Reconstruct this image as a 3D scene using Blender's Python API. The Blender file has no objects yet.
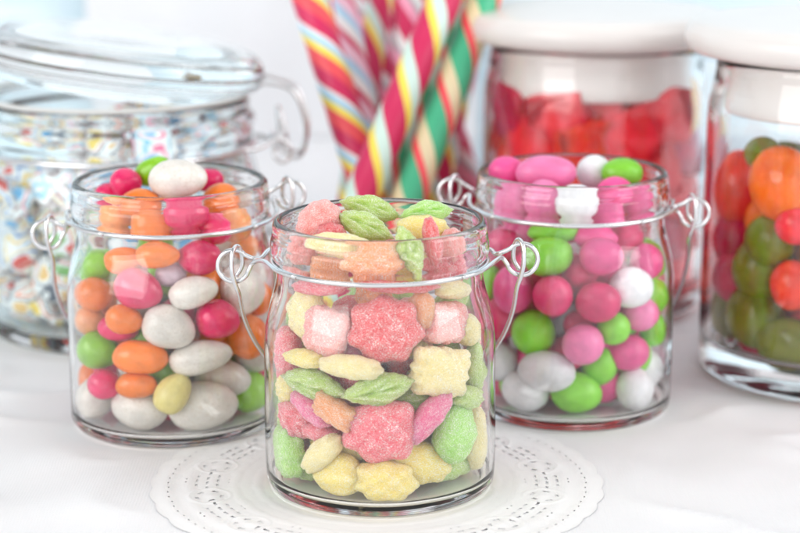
import bpy, bmesh, math, random
import numpy as np
from mathutils import Vector, Matrix, noise
random.seed(7); rng = np.random.default_rng(7)
U = 0.01                       # everything below is written in centimetres
sc = bpy.context.scene
COL = sc.collection
R = math.radians

# ------------------------------------------------------------------ camera
PITCH, FPX, CH = R(13.5), 1940.0, 20.3
cam_d = bpy.data.cameras.new('camera'); cam = bpy.data.objects.new('camera', cam_d); COL.objects.link(cam)
cam.location = (0, 0, CH*U); cam.rotation_euler = (math.pi/2-PITCH, 0, 0)
cam_d.sensor_width = 36; cam_d.lens = FPX/800*36
cam_d.clip_start = 0.02; cam_d.clip_end = 50
cam_d.dof.use_dof = True; cam_d.dof.focus_distance = 0.578; cam_d.dof.aperture_fstop = 9.0
sc.camera = cam
F_ = Vector((0, math.cos(PITCH), -math.sin(PITCH))); UP_ = Vector((0, math.sin(PITCH), math.cos(PITCH))); RT_ = Vector((1, 0, 0))
def ray(px, py): return (F_ + RT_*((px-400)/FPX) + UP_*((266.5-py)/FPX))
CAMP = Vector((0, 0, CH))
def on_plane(px, py, y):        # point on the vertical plane y = const, cm
    d = ray(px, py); return CAMP + d*(y/d.y)
def on_cyl(px, py, c, rad):     # front hit on a vertical cylinder
    d = ray(px, py); ox, oy = -c[0], -c[1]
    A = d.x*d.x+d.y*d.y; B = ox*d.x+oy*d.y; C = ox*ox+oy*oy-rad*rad
    D = B*B-A*C
    t = (-B-math.sqrt(D))/A if D > 0 else -B/A
    p = CAMP+d*t
    if D <= 0:
        v = Vector((p.x-c[0], p.y-c[1])); v = v*(rad/v.length); p.x = c[0]+v.x; p.y = c[1]+v.y
    return p
def px_per_cm(p): return FPX/((p-CAMP).dot(F_))

# ------------------------------------------------------------------ materials
def mat(name, col=(.8,.8,.8), rough=.5, **kw):
    m = bpy.data.materials.new(name); m.use_nodes = True
    b = m.node_tree.nodes['Principled BSDF']
    b.inputs['Base Color'].default_value = (*col, 1); b.inputs['Roughness'].default_value = rough
    for k, v in kw.items(): b.inputs[k.replace('_', ' ')].default_value = v
    return m, m.node_tree, b
def N(nt, t, **kw):
    n = nt.nodes.new(t)
    for k, v in kw.items():
        if hasattr(n, k) and k not in n.inputs: setattr(n, k, v)
        else: n.inputs[k.replace('_', ' ')].default_value = v
    return n
def coords(nt): return nt.nodes.new('ShaderNodeTexCoord').outputs['Object']
def bump(nt, b, height, strength, dist):
    n = N(nt, 'ShaderNodeBump'); n.inputs['Strength'].default_value = strength; n.inputs['Distance'].default_value = dist*U
    nt.links.new(height, n.inputs['Height']); nt.links.new(n.outputs[0], b.inputs['Normal']); return n
def mixc(nt, fac, a, c):
    n = nt.nodes.new('ShaderNodeMix'); n.data_type = 'RGBA'
    for s, v in ((n.inputs[0], fac), (n.inputs[6], a), (n.inputs[7], c)):
        if isinstance(v, (tuple, list)): s.default_value = (*v[:3], 1)
        elif isinstance(v, (int, float)): s.default_value = v
        else: nt.links.new(v, s)
    return n.outputs[2]
def ramp(nt, src, stops, interp='LINEAR'):
    n = nt.nodes.new('ShaderNodeValToRGB'); r = n.color_ramp; r.interpolation = interp
    while len(r.elements) < len(stops): r.elements.new(.5)
    for e, (p, c) in zip(r.elements, stops): e.position = p; e.color = (c, c, c, 1) if isinstance(c, (int, float)) else (*c, 1)
    nt.links.new(src, n.inputs[0]); return n.outputs[0]

def glass_mat(name, tint, wav=.012):
    m, nt, b = mat(name, tint, 0.0, Transmission_Weight=1.0, IOR=1.5)
    n = N(nt, 'ShaderNodeTexNoise', Scale=45.0, Detail=1.0); nt.links.new(coords(nt), n.inputs['Vector'])
    bump(nt, b, n.outputs[0], .10, wav*3)
    return m
GLASS = glass_mat('clear_glass', (.992, .998, .995))
GLASS_B = glass_mat('greenish_glass', (.93, .985, .992))
WIRE, nt, b = mat('bright_steel_wire', (.72, .72, .73), .16, Metallic=1.0)
n = N(nt, 'ShaderNodeTexNoise', Scale=180.0, Detail=3.0); nt.links.new(coords(nt), n.inputs['Vector'])
nt.links.new(ramp(nt, n.outputs[0], [(.3, .12), (.75, .3)]), b.inputs['Roughness'])

def candy_mat(name, col, rough, speck=0.0, speckcol=(.8,.8,.8), sss=.12):
    m, nt, b = mat(name, col, rough, Coat_Weight=.25, Coat_Roughness=.25)
    b.inputs['Subsurface Weight'].default_value = sss; b.inputs['Subsurface Radius'].default_value = (1, .6, .5); b.inputs['Subsurface Scale'].default_value = .15*U
    co = coords(nt)
    oi = nt.nodes.new('ShaderNodeObjectInfo')
    mp = N(nt, 'ShaderNodeVectorMath'); mp.operation = 'ADD'; nt.links.new(co, mp.inputs[0])
    sc_ = N(nt, 'ShaderNodeMath'); sc_.operation = 'MULTIPLY'; sc_.inputs[1].default_value = 7.0; nt.links.new(oi.outputs['Random'], sc_.inputs[0]); nt.links.new(sc_.outputs[0], mp.inputs[1])
    n1 = N(nt, 'ShaderNodeTexNoise', Scale=1.6, Detail=5.0); nt.links.new(mp.outputs[0], n1.inputs['Vector'])
    n2 = N(nt, 'ShaderNodeTexNoise', Scale=11.0, Detail=3.0); nt.links.new(mp.outputs[0], n2.inputs['Vector'])
    f1 = ramp(nt, n1.outputs[0], [(.38, 0.0), (.72, .55)])
    c = mixc(nt, f1, col, tuple(min(1, x*.62+.0) for x in col))
    c2 = mixc(nt, ramp(nt, n2.outputs[0], [(.54, 0.0), (.66, speck)]), c, speckcol)
    hv = N(nt, 'ShaderNodeHueSaturation'); nt.links.new(c2, hv.inputs['Color'])
    mr = N(nt, 'ShaderNodeMapRange'); mr.inputs[3].default_value = .86; mr.inputs[4].default_value = 1.1; nt.links.new(oi.outputs['Random'], mr.inputs[0]); nt.links.new(mr.outputs[0], hv.inputs['Value'])
    nt.links.new(hv.outputs[0], b.inputs['Base Color'])
    bump(nt, b, n1.outputs[0], .35, .06)
    nt.links.new(ramp(nt, n1.outputs[0], [(.3, max(.05, rough-.08)), (.7, rough+.12)]), b.inputs['Roughness'])
    return m
EGG = {  # glossy sugar shells of the left jar
 'white': candy_mat('white_sugar_shell', (.80,.76,.70), .33, .6, (.60,.53,.45)),
 'magenta': candy_mat('raspberry_sugar_shell', (.76,.015,.13), .22),
 'orange': candy_mat('orange_sugar_shell', (.92,.22,.02), .25),
 'peach': candy_mat('peach_sugar_shell', (.92,.36,.13), .28),
 'lime': candy_mat('lime_sugar_shell', (.26,.60,.01), .26),
 'yellow': candy_mat('pale_yellow_sugar_shell', (.80,.70,.25), .3),
 'lilac': candy_mat('grey_lilac_sugar_shell', (.62,.50,.58), .33),
}
BAL = {  # satin shells of the right jar
 'white': candy_mat('satin_white_shell', (.86,.86,.88), .45),
 'pink': candy_mat('satin_pink_shell', (.84,.08,.30), .42),
 'light_pink': candy_mat('satin_light_pink_shell', (.90,.21,.45), .42),
 'magenta': candy_mat('satin_deep_pink_shell', (.72,.02,.15), .40),
 'lime': candy_mat('satin_lime_shell', (.24,.68,.03), .42),
}
def sugar_mat(name, col):
    m, nt, b = mat(name, col, .42)
    b.inputs['Coat Weight'].default_value = .25; b.inputs['Coat Roughness'].default_value = .22; b.inputs['Subsurface Weight'].default_value = .75; b.inputs['Subsurface Radius'].default_value = (1, .85, .7); b.inputs['Subsurface Scale'].default_value = 1.0*U
    co = coords(nt)
    v = N(nt, 'ShaderNodeTexVoronoi', Scale=36.0); nt.links.new(co, v.inputs['Vector'])
    sep = nt.nodes.new('ShaderNodeSeparateColor'); nt.links.new(v.outputs['Color'], sep.inputs[0])
    n1 = N(nt, 'ShaderNodeTexNoise', Scale=2.6, Detail=3.0); nt.links.new(co, n1.inputs['Vector'])
    mul = N(nt, 'ShaderNodeMath'); mul.operation = 'MULTIPLY'
    nt.links.new(ramp(nt, sep.outputs[0], [(.25, .08), (.84, .42), (.93, .95)]), mul.inputs[0]); nt.links.new(ramp(nt, n1.outputs[0], [(.3, .35), (.65, 1.0)]), mul.inputs[1])
    nt.links.new(mixc(nt, mul.outputs[0], col, (.93,.92,.88)), b.inputs['Base Color'])
    nt.links.new(ramp(nt, sep.outputs[1], [(.3, .15), (.7, .6)]), b.inputs['Roughness'])
    bump(nt, b, sep.outputs[2], .5, .02)
    return m
GUM = {
 'red': sugar_mat('sugared_red_jelly', (.72,.015,.035)),
 'pink': sugar_mat('sugared_pink_jelly', (.84,.10,.15)),
 'pale_pink': sugar_mat('sugared_pale_pink_jelly', (.90,.28,.26)),
 'magenta': sugar_mat('sugared_magenta_jelly', (.80,.07,.24)),
 'green': sugar_mat('sugared_green_jelly', (.38,.56,.08)),
 'bright_green': sugar_mat('sugared_bright_green_jelly', (.34,.68,.10)),
 'yellow': sugar_mat('sugared_yellow_jelly', (.90,.68,.15)),
 'cream': sugar_mat('sugared_cream_jelly', (.90,.72,.30)),
 'orange': sugar_mat('sugared_orange_jelly', (.92,.30,.08)),
}
def jelly_mat(name, col, tr=.35):
    m, nt, b = mat(name, col, .12, IOR=1.4)
    b.inputs['Transmission Weight'].default_value = 0
    b.inputs['Subsurface Weight'].default_value = .8; b.inputs['Subsurface Radius'].default_value = (1, .5, .3); b.inputs['Subsurface Scale'].default_value = .5*U
    co = coords(nt); n1 = N(nt, 'ShaderNodeTexNoise', Scale=1.4, Detail=2.0); nt.links.new(co, n1.inputs['Vector'])
    nt.links.new(mixc(nt, ramp(nt, n1.outputs[0], [(.35, 0.0), (.7, .6)]), col, tuple(x*.55 for x in col)), b.inputs['Base Color'])
    return m
JEL = {
 'red': jelly_mat('red_fruit_jelly', (.95,.03,.06)), 'crimson': jelly_mat('crimson_fruit_jelly', (.62,.008,.08)),
 'orange': jelly_mat('orange_fruit_jelly', (.98,.19,.01)), 'yellow': jelly_mat('yellow_fruit_jelly', (.98,.48,.03)),
 'olive': jelly_mat('olive_green_fruit_jelly', (.19,.21,.01)), 'coral': jelly_mat('coral_fruit_jelly', (.90,.05,.02)),
}
LIDM, nt, b = mat('cream_ceramic', (.86,.82,.78), .3)
n = N(nt, 'ShaderNodeTexNoise', Scale=40.0, Detail=3.0); nt.links.new(coords(nt), n.inputs['Vector'])
nt.links.new(mixc(nt, ramp(nt, n.outputs[0], [(.3, 0.0), (.7, .5)]), (.76,.725,.70), (.70,.655,.625)), b.inputs['Base Color'])

def cloth_mat(name, col, weave=330.0, st=.25):
    m, nt, b = mat(name, col, .9); b.inputs['Sheen Weight'].default_value = .15
    co = coords(nt)
    ws = []
    for d in ('X', 'Y'):
        w = N(nt, 'ShaderNodeTexWave', Scale=weave, Distortion=1.2, Detail=1.0); w.bands_direction = d; nt.links.new(co, w.inputs['Vector']); ws.append(w.outputs['Fac'])
    mm = N(nt, 'ShaderNodeMath'); mm.operation = 'MULTIPLY'; nt.links.new(ws[0], mm.inputs[0]); nt.links.new(ws[1], mm.inputs[1])
    n1 = N(nt, 'ShaderNodeTexNoise', Scale=35.0, Detail=4.0); nt.links.new(co, n1.inputs['Vector'])
    nt.links.new(mixc(nt, ramp(nt, n1.outputs[0], [(.35, 0.0), (.7, .5)]), col, tuple(x*.95 for x in col)), b.inputs['Base Color'])
    bump(nt, b, mm.outputs[0], st, .02)
    return m
CLOTH = cloth_mat('white_cotton', (.80,.80,.81))
LACE = cloth_mat('white_lace_cotton', (.77,.785,.81), 260.0, .5)
PAPER, nt, b = mat('white_embossed_paper', (.86,.86,.86), .75)
n = N(nt, 'ShaderNodeTexNoise', Scale=600.0, Detail=3.0); nt.links.new(coords(nt), n.inputs['Vector']); bump(nt, b, n.outputs[0], .25, .02)

def plank_mat(name, horizontal_z=True):
    m, nt, b = mat(name, (.6,.75,.83), .55)
    co = coords(nt)
    mp = N(nt, 'ShaderNodeMapping'); mp.inputs['Scale'].default_value = (3, 40, 40); nt.links.new(co, mp.inputs[0])
    n1 = N(nt, 'ShaderNodeTexNoise', Scale=3.0, Detail=6.0); nt.links.new(mp.outputs[0], n1.inputs['Vector'])
    nt.links.new(mixc(nt, ramp(nt, n1.outputs[0], [(.35, 0.0), (.7, 1.0)]), (.62,.78,.86), (.78,.86,.90)), b.inputs['Base Color'])
    bump(nt, b, n1.outputs[0], .4, .05)
    return m
PLANK = plank_mat('pale_blue_painted_boards')

# ------------------------------------------------------------------ mesh helpers
def link(name, me, m=None, parent=None, smooth=True):
    o = bpy.data.objects.new(name, me); COL.objects.link(o)
    if m is not None:
        for x in (m if isinstance(m, (list, tuple)) else [m]): me.materials.append(x)
    if smooth: me.polygons.foreach_set('use_smooth', [True]*len(me.polygons))
    if parent is not None: o.parent = parent
    return o
def mesh(name, vs, fs):
    me = bpy.data.meshes.new(name); me.from_pydata([tuple(c*U for c in v) for v in vs], [], fs); me.update(); return me
def tag(o, label=None, cat=None, group=None, kind=None):
    for k, v in (('label', label), ('category', cat), ('group', group), ('kind', kind)):
        if v: o[k] = v
    return o
def empty(name, loc, rz=0, **kw):
    o = bpy.data.objects.new(name, None); COL.objects.link(o); o.empty_display_size = .01
    o.location = [c*U for c in loc]; o.rotation_euler.z = rz; return tag(o, **kw)
def spline(pts, per=6, closed=False):
    out = []; n = len(pts); P = [np.array(p, float) for p in pts]
    rngi = range(n if closed else n-1)
    for i in rngi:
        if closed: a, b_, c, d = P[(i-1) % n], P[i], P[(i+1) % n], P[(i+2) % n]
        else: a, b_, c, d = P[max(i-1, 0)], P[i], P[i+1], P[min(i+2, n-1)]
        for k in range(per):
            t = k/per
            out.append(.5*((2*b_)+(-a+c)*t+(2*a-5*b_+4*c-d)*t*t+(-a+3*b_-3*c+d)*t**3))
    if not closed: out.append(P[-1])
    return out
def lathe(name, prof, seg=144, wob=0.0, seed=0):
    """closed solid of revolution: the profile starts and ends on the axis"""
    vs, fs = [], []; rings = []
    for (r, z) in prof:
        if r < 1e-5: rings.append([len(vs)]); vs.append((0, 0, z)); continue
        idx = []
        for k in range(seg):
            a = 2*math.pi*k/seg; rr = r
            if wob:
                nn = noise.noise(Vector((math.cos(a)*1.6+seed, math.sin(a)*1.6, z*.35)))+.5*noise.noise(Vector((math.cos(a)*5+seed, math.sin(a)*5, z*.6)))
                rr += wob*nn*min(1, r/2)
            idx.append(len(vs)); vs.append((rr*math.cos(a), rr*math.sin(a), z))
        rings.append(idx)
    for A, B in zip(rings, rings[1:]):
        if len(A) == 1 and len(B) == 1: continue
        for k in range(seg):
            k2 = (k+1) % seg
            if len(A) == 1: fs.append((A[0], B[k2], B[k]))
            elif len(B) == 1: fs.append((A[k], A[k2], B[0]))
            else: fs.append((A[k], A[k2], B[k2], B[k]))
    return mesh(name, vs, fs)
def tube(name, pts, r, seg=14, closed=False):
    P = [Vector(p) for p in pts]; n = len(P); vs, fs = [], []
    T = [((P[(i+1) % n]-P[(i-1) % n]) if closed else (P[min(i+1, n-1)]-P[max(i-1, 0)])).normalized() for i in range(n)]
    u = T[0].orthogonal().normalized()
    for i in range(n):
        u = (u-T[i]*u.dot(T[i])).normalized(); v = T[i].cross(u)
        for k in range(seg):
            a = 2*math.pi*k/seg; vs.append(P[i]+(u*math.cos(a)+v*math.sin(a))*r)
    for i in range(n if closed else n-1):
        j = (i+1) % n
        off = 0
        if closed and j == 0:   # match the frame's twist at the seam
            off = min(range(seg), key=lambda s: (vs[i*seg]-vs[s]).length)
        for k in range(seg):
            fs.append((i*seg+k, i*seg+(k+1) % seg, j*seg+(k+1+off) % seg, j*seg+(k+off) % seg))
    if not closed:
        fs.append(tuple(range(seg))[::-1]); fs.append(tuple(range((n-1)*seg, n*seg)))
    return mesh(name, vs, fs)
def ico(sub):
    bm = bmesh.new(); bmesh.ops.create_icosphere(bm, subdivisions=sub, radius=1.0)
    me = bpy.data.meshes.new('ico'); bm.to_mesh(me); bm.free()
    v = np.empty(len(me.vertices)*3); me.vertices.foreach_get('co', v)
    fs = [tuple(p.vertices) for p in me.polygons]; bpy.data.meshes.remove(me)
    return v.reshape(-1, 3), fs
ICO = {k: ico(k) for k in (3, 5, 6, 7)}
def vnoise(v, f, seed): return np.array([noise.noise(Vector((p[0]*f+seed, p[1]*f+seed*1.7, p[2]*f))) for p in v])

# ------------------------------------------------------------------ candy shapes (unit size, scaled per object)
def egg_mesh(k, kind):
    v, fs = ICO[5]; v = v.copy()
    e = (.10, .0, .16, .05)[k % 4] if kind == 'egg' else (.05, 0, .03, .02)[k % 4]
    w = 1-e*v[:, 0]
    v[:, 1] *= w; v[:, 2] *= w
    if kind == 'egg' and k % 4 == 3:     # peanut-like waist
        s = 1-.05*np.exp(-(v[:, 0]/.35)**2); v[:, 1] *= s; v[:, 2] *= s
    n_ = vnoise(v, 1.1, k*3.1)*(.055 if kind == 'egg' else .035)+vnoise(v, 4.5, k*5.3)*.008
    v *= (1+n_)[:, None]
    me = bpy.data.meshes.new('candy_shell'); me.from_pydata(v.tolist(), [], fs); me.polygons.foreach_set('use_smooth', [True]*len(fs)); me.update(); return me
EGGM = [egg_mesh(k, 'egg') for k in range(4)]; BALM = [egg_mesh(k, 'ball') for k in range(4)]

def gummy_mesh(kind, k):
    """unit gummy, flat side along local y (thickness), outline in x-z; a crystal crust by fine vertex displacement"""
    v, fs = ICO[6]; v = v.copy(); r_ = np.random.default_rng(k*13+len(kind))
    th = np.arctan2(v[:, 2], v[:, 0]); rho = np.sqrt(v[:, 0]**2+v[:, 2]**2)
    y = v[:, 1]
    if kind == 'berry':
        out = 1+.065*np.cos(7*th+k)+.02*np.cos(3*th+k*2)
        sh = rho**.8*out; lum = .10*np.cos(9*sh*np.cos(th)+k)*np.cos(9*sh*np.sin(th)+k*2)
        yy = np.sign(y)*np.abs(y)**.8*(1+lum)
    elif kind == 'square':
        m = np.maximum(np.abs(np.cos(th)), np.abs(np.sin(th))); out = (1/m)**.75*(1+.05*np.cos(12*th+k))
        sh = rho**.7*out*.88; yy = np.sign(y)*np.abs(y)**.6
    elif kind == 'leaf':
        out = 1/(np.abs(np.cos(th))+ .0+np.abs(np.sin(th)))**.55
        sh = rho**.85*out*1.02*(1+.025*np.cos(14*th)); x = sh*np.cos(th); z = sh*np.sin(th)
        yy = np.sign(y)*np.abs(y)**.9*(1-.28*np.exp(-(z/.10)**2)+.10*np.cos(np.abs(z)*13-x*9))
    elif kind == 'drop':
        sh = rho**.8*(1+.16*np.sin(th)); yy = y*(1+.08*np.cos(8*v[:, 2]))
        sh = sh*np.where(np.sin(th) > 0, 1-.25*np.abs(np.cos(th))*np.sin(th), 1)
    else:  # slice: half-moon wedge
        sh = rho**.75*(1-.16*np.exp(-((th+1.57)/.8)**2)+.035*np.cos(9*th+k)); yy = np.sign(y)*np.abs(y)**.8*(1+.10*v[:, 2]+.08*np.cos(9*v[:, 0]))
    v = np.stack([sh*np.cos(th), yy, sh*np.sin(th)], 1)
    n_ = vnoise(v, 1.6, k*2.7)*.08+vnoise(v, 5, k)*.03
    v = v*(1+n_)[:, None]
    v += r_.normal(0, 1, v.shape)*.009*np.array([1, 1.9, 1])
    # coarser crystals: whole patches pushed outwards
    me = bpy.data.meshes.new(kind+'_gummy'); me.from_pydata(v.tolist(), [], fs); me.update(); return me
GUMM = {}
def gm(kind, k):
    k = k % 2
    if (kind, k) not in GUMM: GUMM[kind, k] = gummy_mesh(kind, k)
    return GUMM[kind, k]

def orient(rot, tilt=(0, 0, 0), out=None):
    fw = F_.copy() if out is None else -Vector(out).normalized()
    up = (UP_-fw*UP_.dot(fw)).normalized(); rt = fw.cross(up)
    return Matrix((rt, fw, up)).transposed() @ Matrix.Rotation(-R(rot), 3, 'Y') @ Matrix.Rotation(R(tilt[0]), 3, 'X') @ Matrix.Rotation(R(tilt[2]), 3, 'Z')
SPH = np.array(ICO[3][0])
def arrange(items, J, rin, floor, pad=1.0, ymax=1.2, soft=.93):
    """items: dicts p (cm), semi, M. Slides each sweet along its line of sight until it lies inside the glass and clear of its neighbours."""
    for it in items:
        it['pts'] = (SPH*np.array(it['semi'])*pad) @ np.array(it['M']).T
        it['Minv'] = np.diag(1/np.array(it['semi'])) @ np.array(it['M']).T
        it['P'] = np.array(it['p'], float)
        it['d'] = (it['P']-np.array(CAMP)); it['d'] = it['d']/it['d'][1]
    zz = np.linspace(0, 14, 141); rr = np.array([rin(z) for z in zz])
    def inside(it):
        for _ in range(90):
            q = it['pts']+it['P']; low = q[:, 2].min()-floor
            if low < 0: it['P'][2] -= low; q = it['pts']+it['P']
            dx, dy = q[:, 0]-J[0], q[:, 1]-J[1]; h = np.hypot(dx, dy); lim = np.interp(q[:, 2], zz, rr)-.03
            ex = np.where(q[:, 2] < it.get('free', 99), h-lim, -1); k = ex.argmax()
            if ex[k] <= 0: return
            e = min(.08, ex[k]+.005); n = np.array([dx[k], dy[k]])/h[k]
            if n[1] < -.25 and it['P'][1] < J[1]+ymax: it['P'] += it['d']*e
            else: it['P'][:2] -= n*e
    for it in items: inside(it)
    for _ in range(60):
        moved = False
        for i, a in enumerate(items):
            for b in items[i+1:]:
                v = b['P']-a['P']; L = np.linalg.norm(v)
                if L > 3: continue
                u = v/(L+1e-6); need = (1/np.linalg.norm(a['Minv']@u)+1/np.linalg.norm(b['Minv']@u))*soft
                if L < need:
                    dy_ = b['P'][1]-a['P'][1]; sa, sb = a['semi'][0]*a['semi'][2], b['semi'][0]*b['semi'][2]
                    w, o_ = (b, a) if (dy_+(sa-sb)*.5+(a.get('pri', 0)-b.get('pri', 0)) > 0) else (a, b)
                    if w['P'][1] < J[1]+ymax+.8: w['P'] += w['d']*.05; moved = True
                    else: w['P'] += (w['P']-o_['P'])/(L+1e-6)*.02
        for it in items: inside(it)
        if not moved: break
    for it in items: it['p'] = Vector(it['P'])
def candy(name, me, m, pos, semi, rot, label, cat, group, tilt=(0, 0, 0), out=None, cache={}):
    """semi = semi-axes in cm: along the image's long direction, depth, across. rot: degrees anticlockwise as seen."""
    key = (me.name, m.name)
    if key not in cache:
        c = me.copy(); c.materials.clear(); c.materials.append(m); cache[key] = c
    o = bpy.data.objects.new(name, cache[key]); COL.objects.link(o)
    M = orient(rot, tilt, out)
    o.matrix_world = Matrix.Translation(Vector(pos)*U) @ M.to_4x4() @ Matrix.Diagonal((semi[0]*U, semi[1]*U, semi[2]*U, 1))
    return tag(o, label, cat, group)

def pack(n, rad, center, rin, z0, z1, fixed, it=160, seed=1):
    """settle n spheres of radius rad in a round container around the fixed ones (cm, world)"""
    g = np.random.default_rng(seed); a = g.uniform(0, 2*np.pi, n); q = np.sqrt(g.uniform(0, 1, n))*(rin-rad)
    P = np.stack([center[0]+q*np.cos(a), center[1]+q*np.sin(a)+.4, g.uniform(z0+rad, z1-rad*.5, n)], 1)
    Fp = np.array([f[:3] for f in fixed]).reshape(-1, 3); Fr = np.array([f[3] for f in fixed])
    for _ in range(it):
        A = np.concatenate([P, Fp]); RR = np.concatenate([np.full(n, rad), Fr])
        d = P[:, None]-A[None]; L = np.linalg.norm(d, axis=2)+1e-9; need = rad+RR[None]; ov = np.maximum(0, need*.97-L)
        ov[np.arange(n), np.arange(n)] = 0
        w = np.ones(len(A)); w[:n] = .5
        P = P+((d/L[..., None])*(ov*w[None])[..., None]).sum(1)*.5
        P[:, 2] -= .01
        v = P[:, :2]-np.array(center); l = np.linalg.norm(v, axis=1); mx = rin-rad
        s = np.where(l > mx, mx/np.maximum(l, 1e-6), 1); P[:, :2] = np.array(center)+v*s[:, None]
        P[:, 2] = np.clip(P[:, 2], z0+rad, z1)
    return P

# ------------------------------------------------------------------ jars
BASE_Z = .035
def jar_profile(s=1.0):
    outer = spline([(0, .06), (1.6, .06), (2.9, .03), (3.18, 0), (3.36, .05), (3.46, .17), (3.505, .45), (3.51, 1.6), (3.5, 3.2), (3.49, 4.4), (3.43, 5.05), (3.30, 5.65), (3.17, 6.1), (3.10, 6.45), (3.09, 6.75), (3.11, 6.90), (3.18, 7.03), (3.245, 7.18), (3.265, 7.36), (3.26, 7.52), (3.235, 7.64), (3.225, 7.75), (3.205, 7.85), (3.20, 7.98), (3.17, 8.11), (3.09, 8.19), (3.0, 8.19)], 4)
    inner = spline([(2.945, 8.1), (2.96, 7.9), (3.0, 7.6), (3.01, 7.3), (2.95, 7.0), (2.90, 6.7), (2.98, 6.1), (3.14, 5.55), (3.29, 5.0), (3.36, 4.3), (3.37, 2.6), (3.37, .8), (3.33, .48), (3.15, .31), (2.7, .27), (1.4, .25), (0, .25)], 4)
    return [tuple(p) for p in outer]+[tuple(p) for p in inner]
def rin_small(z):
    return float(np.interp(z, [.3, .6, .9, 4.4, 5.0, 5.6, 6.2, 6.6, 8], [3.15, 3.32, 3.35, 3.35, 3.27, 3.11, 2.95, 2.88, 2.9]))

def small_jar(cx, cy, rz, label, loops, bail_pow, seed):
    J = empty('clip_jar', (cx, cy, BASE_Z), 0, label=label, cat='glass jar', group='small open clip-top jars of sweets')
    link('glass_body', lathe('jar_glass', jar_profile(), wob=.028, seed=seed), GLASS, J)
    WR = .074; zr = 6.93; rr = 3.22
    c, s = math.cos(rz), math.sin(rz)
    def W(x, y, z): return (x*c-y*s, x*s+y*c, z)
    ring = []
    for k in range(120):
        a = 2*math.pi*k/120
        ring.append(W(rr*math.cos(a), rr*math.sin(a), zr))
    cr = link('neck_wire', tube('neck_wire', ring, WR, closed=True), WIRE, J)
    for sd, (lx, dz, ty) in zip((-1, 1), loops):
        # the ring's tails cross and end in a round eye that faces the viewer
        pts = [W(sd*2.4, -2.22, zr+.0), W(sd*2.95, -1.62, zr+.03), W(sd*3.4, -.75, zr+.12), W(sd*(lx-.62), -.12, zr+dz*.7+.12)]
        R0 = .47
        cxl, czl = sd*lx, zr+dz+.05
        a0 = math.pi if sd > 0 else 0.0
        for k in range(1, 23):
            a = a0 + (-sd)*(-1)*2*math.pi*(k/24)*.97
            pts.append(W(cxl+R0*math.cos(a)*1.0, -.10+.22*k/24, czl+R0*math.sin(a)))
        pts += [W(sd*(lx-.75), .2, zr+dz*.8+.16), W(sd*3.35, .8, zr+.12), W(sd*2.95, 1.6, zr+.03), W(sd*2.4, 2.22, zr)]
        link('side_loop', tube('side_loop', [tuple(p) for p in spline(pts, 4)], WR*.95), WIRE, J)
    # the bail hangs from both eyes and drops behind the jar
    L, Rr = loops
    xl, xr = -(L[0]+.10), (Rr[0]+.10)
    zl, zrr = zr+L[1], zr+Rr[1]
    pts = []
    def hook(x, z, sd):   # narrow eye folded over the round loop
        return [(x-sd*.02, .16, z-.30), (x-sd*.20, .14, z+.05), (x-sd*.17, .10, z+.48), (x-sd*.06, -.02, z+.66), (x+sd*.06, -.22, z+.50), (x+sd*.08, -.30, z+.0), (x+sd*.0, -.26, z-.42), (x-sd*.10, -.10, z-.80)]
    hl = hook(xl+.15, zl, -1); hr = hook(xr-.15, zrr, 1)
    pts += hl
    for k in range(1, 24):
        t = k/24; ph = math.pi*(1-t); cx_ = math.copysign(abs(math.cos(ph))**bail_pow, math.cos(ph)); sn = math.sin(ph)
        R1 = (xr-xl)/2-.25; zt = zl+(zrr-zl)*t-.85
        pts.append((cx_*R1+(xl+xr)/2, 4.05*sn, zt-5.0*sn**1.0))
    pts += hr[::-1]
    pts = [W(*p) for p in pts]
    link('bail_wire', tube('bail_wire', [tuple(p) for p in spline(pts, 5)], WR*.95), WIRE, J)
    return J
JF, JL, JR = (-.60, 56.45), (-7.55, 62.6), (5.83, 64.3)
small_jar(*JF, R(0), 'small open glass jar nearest the camera, full of sugared fruit gummies, on the doily', [(4.38, -.25, 0), (4.25, -.05, 0)], 1.05, 1.0)
small_jar(*JL, R(13), 'small open glass jar of glossy white, orange and raspberry sugar eggs', [(4.05, -.45, 0), (4.0, .5, 0)], .8, 2.0)
small_jar(*JR, R(-9), 'small open glass jar of satin pink, lime and white round sweets', [(4.1, .28, 0), (4.10, -.15, 0)], .62, 3.0)

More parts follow.
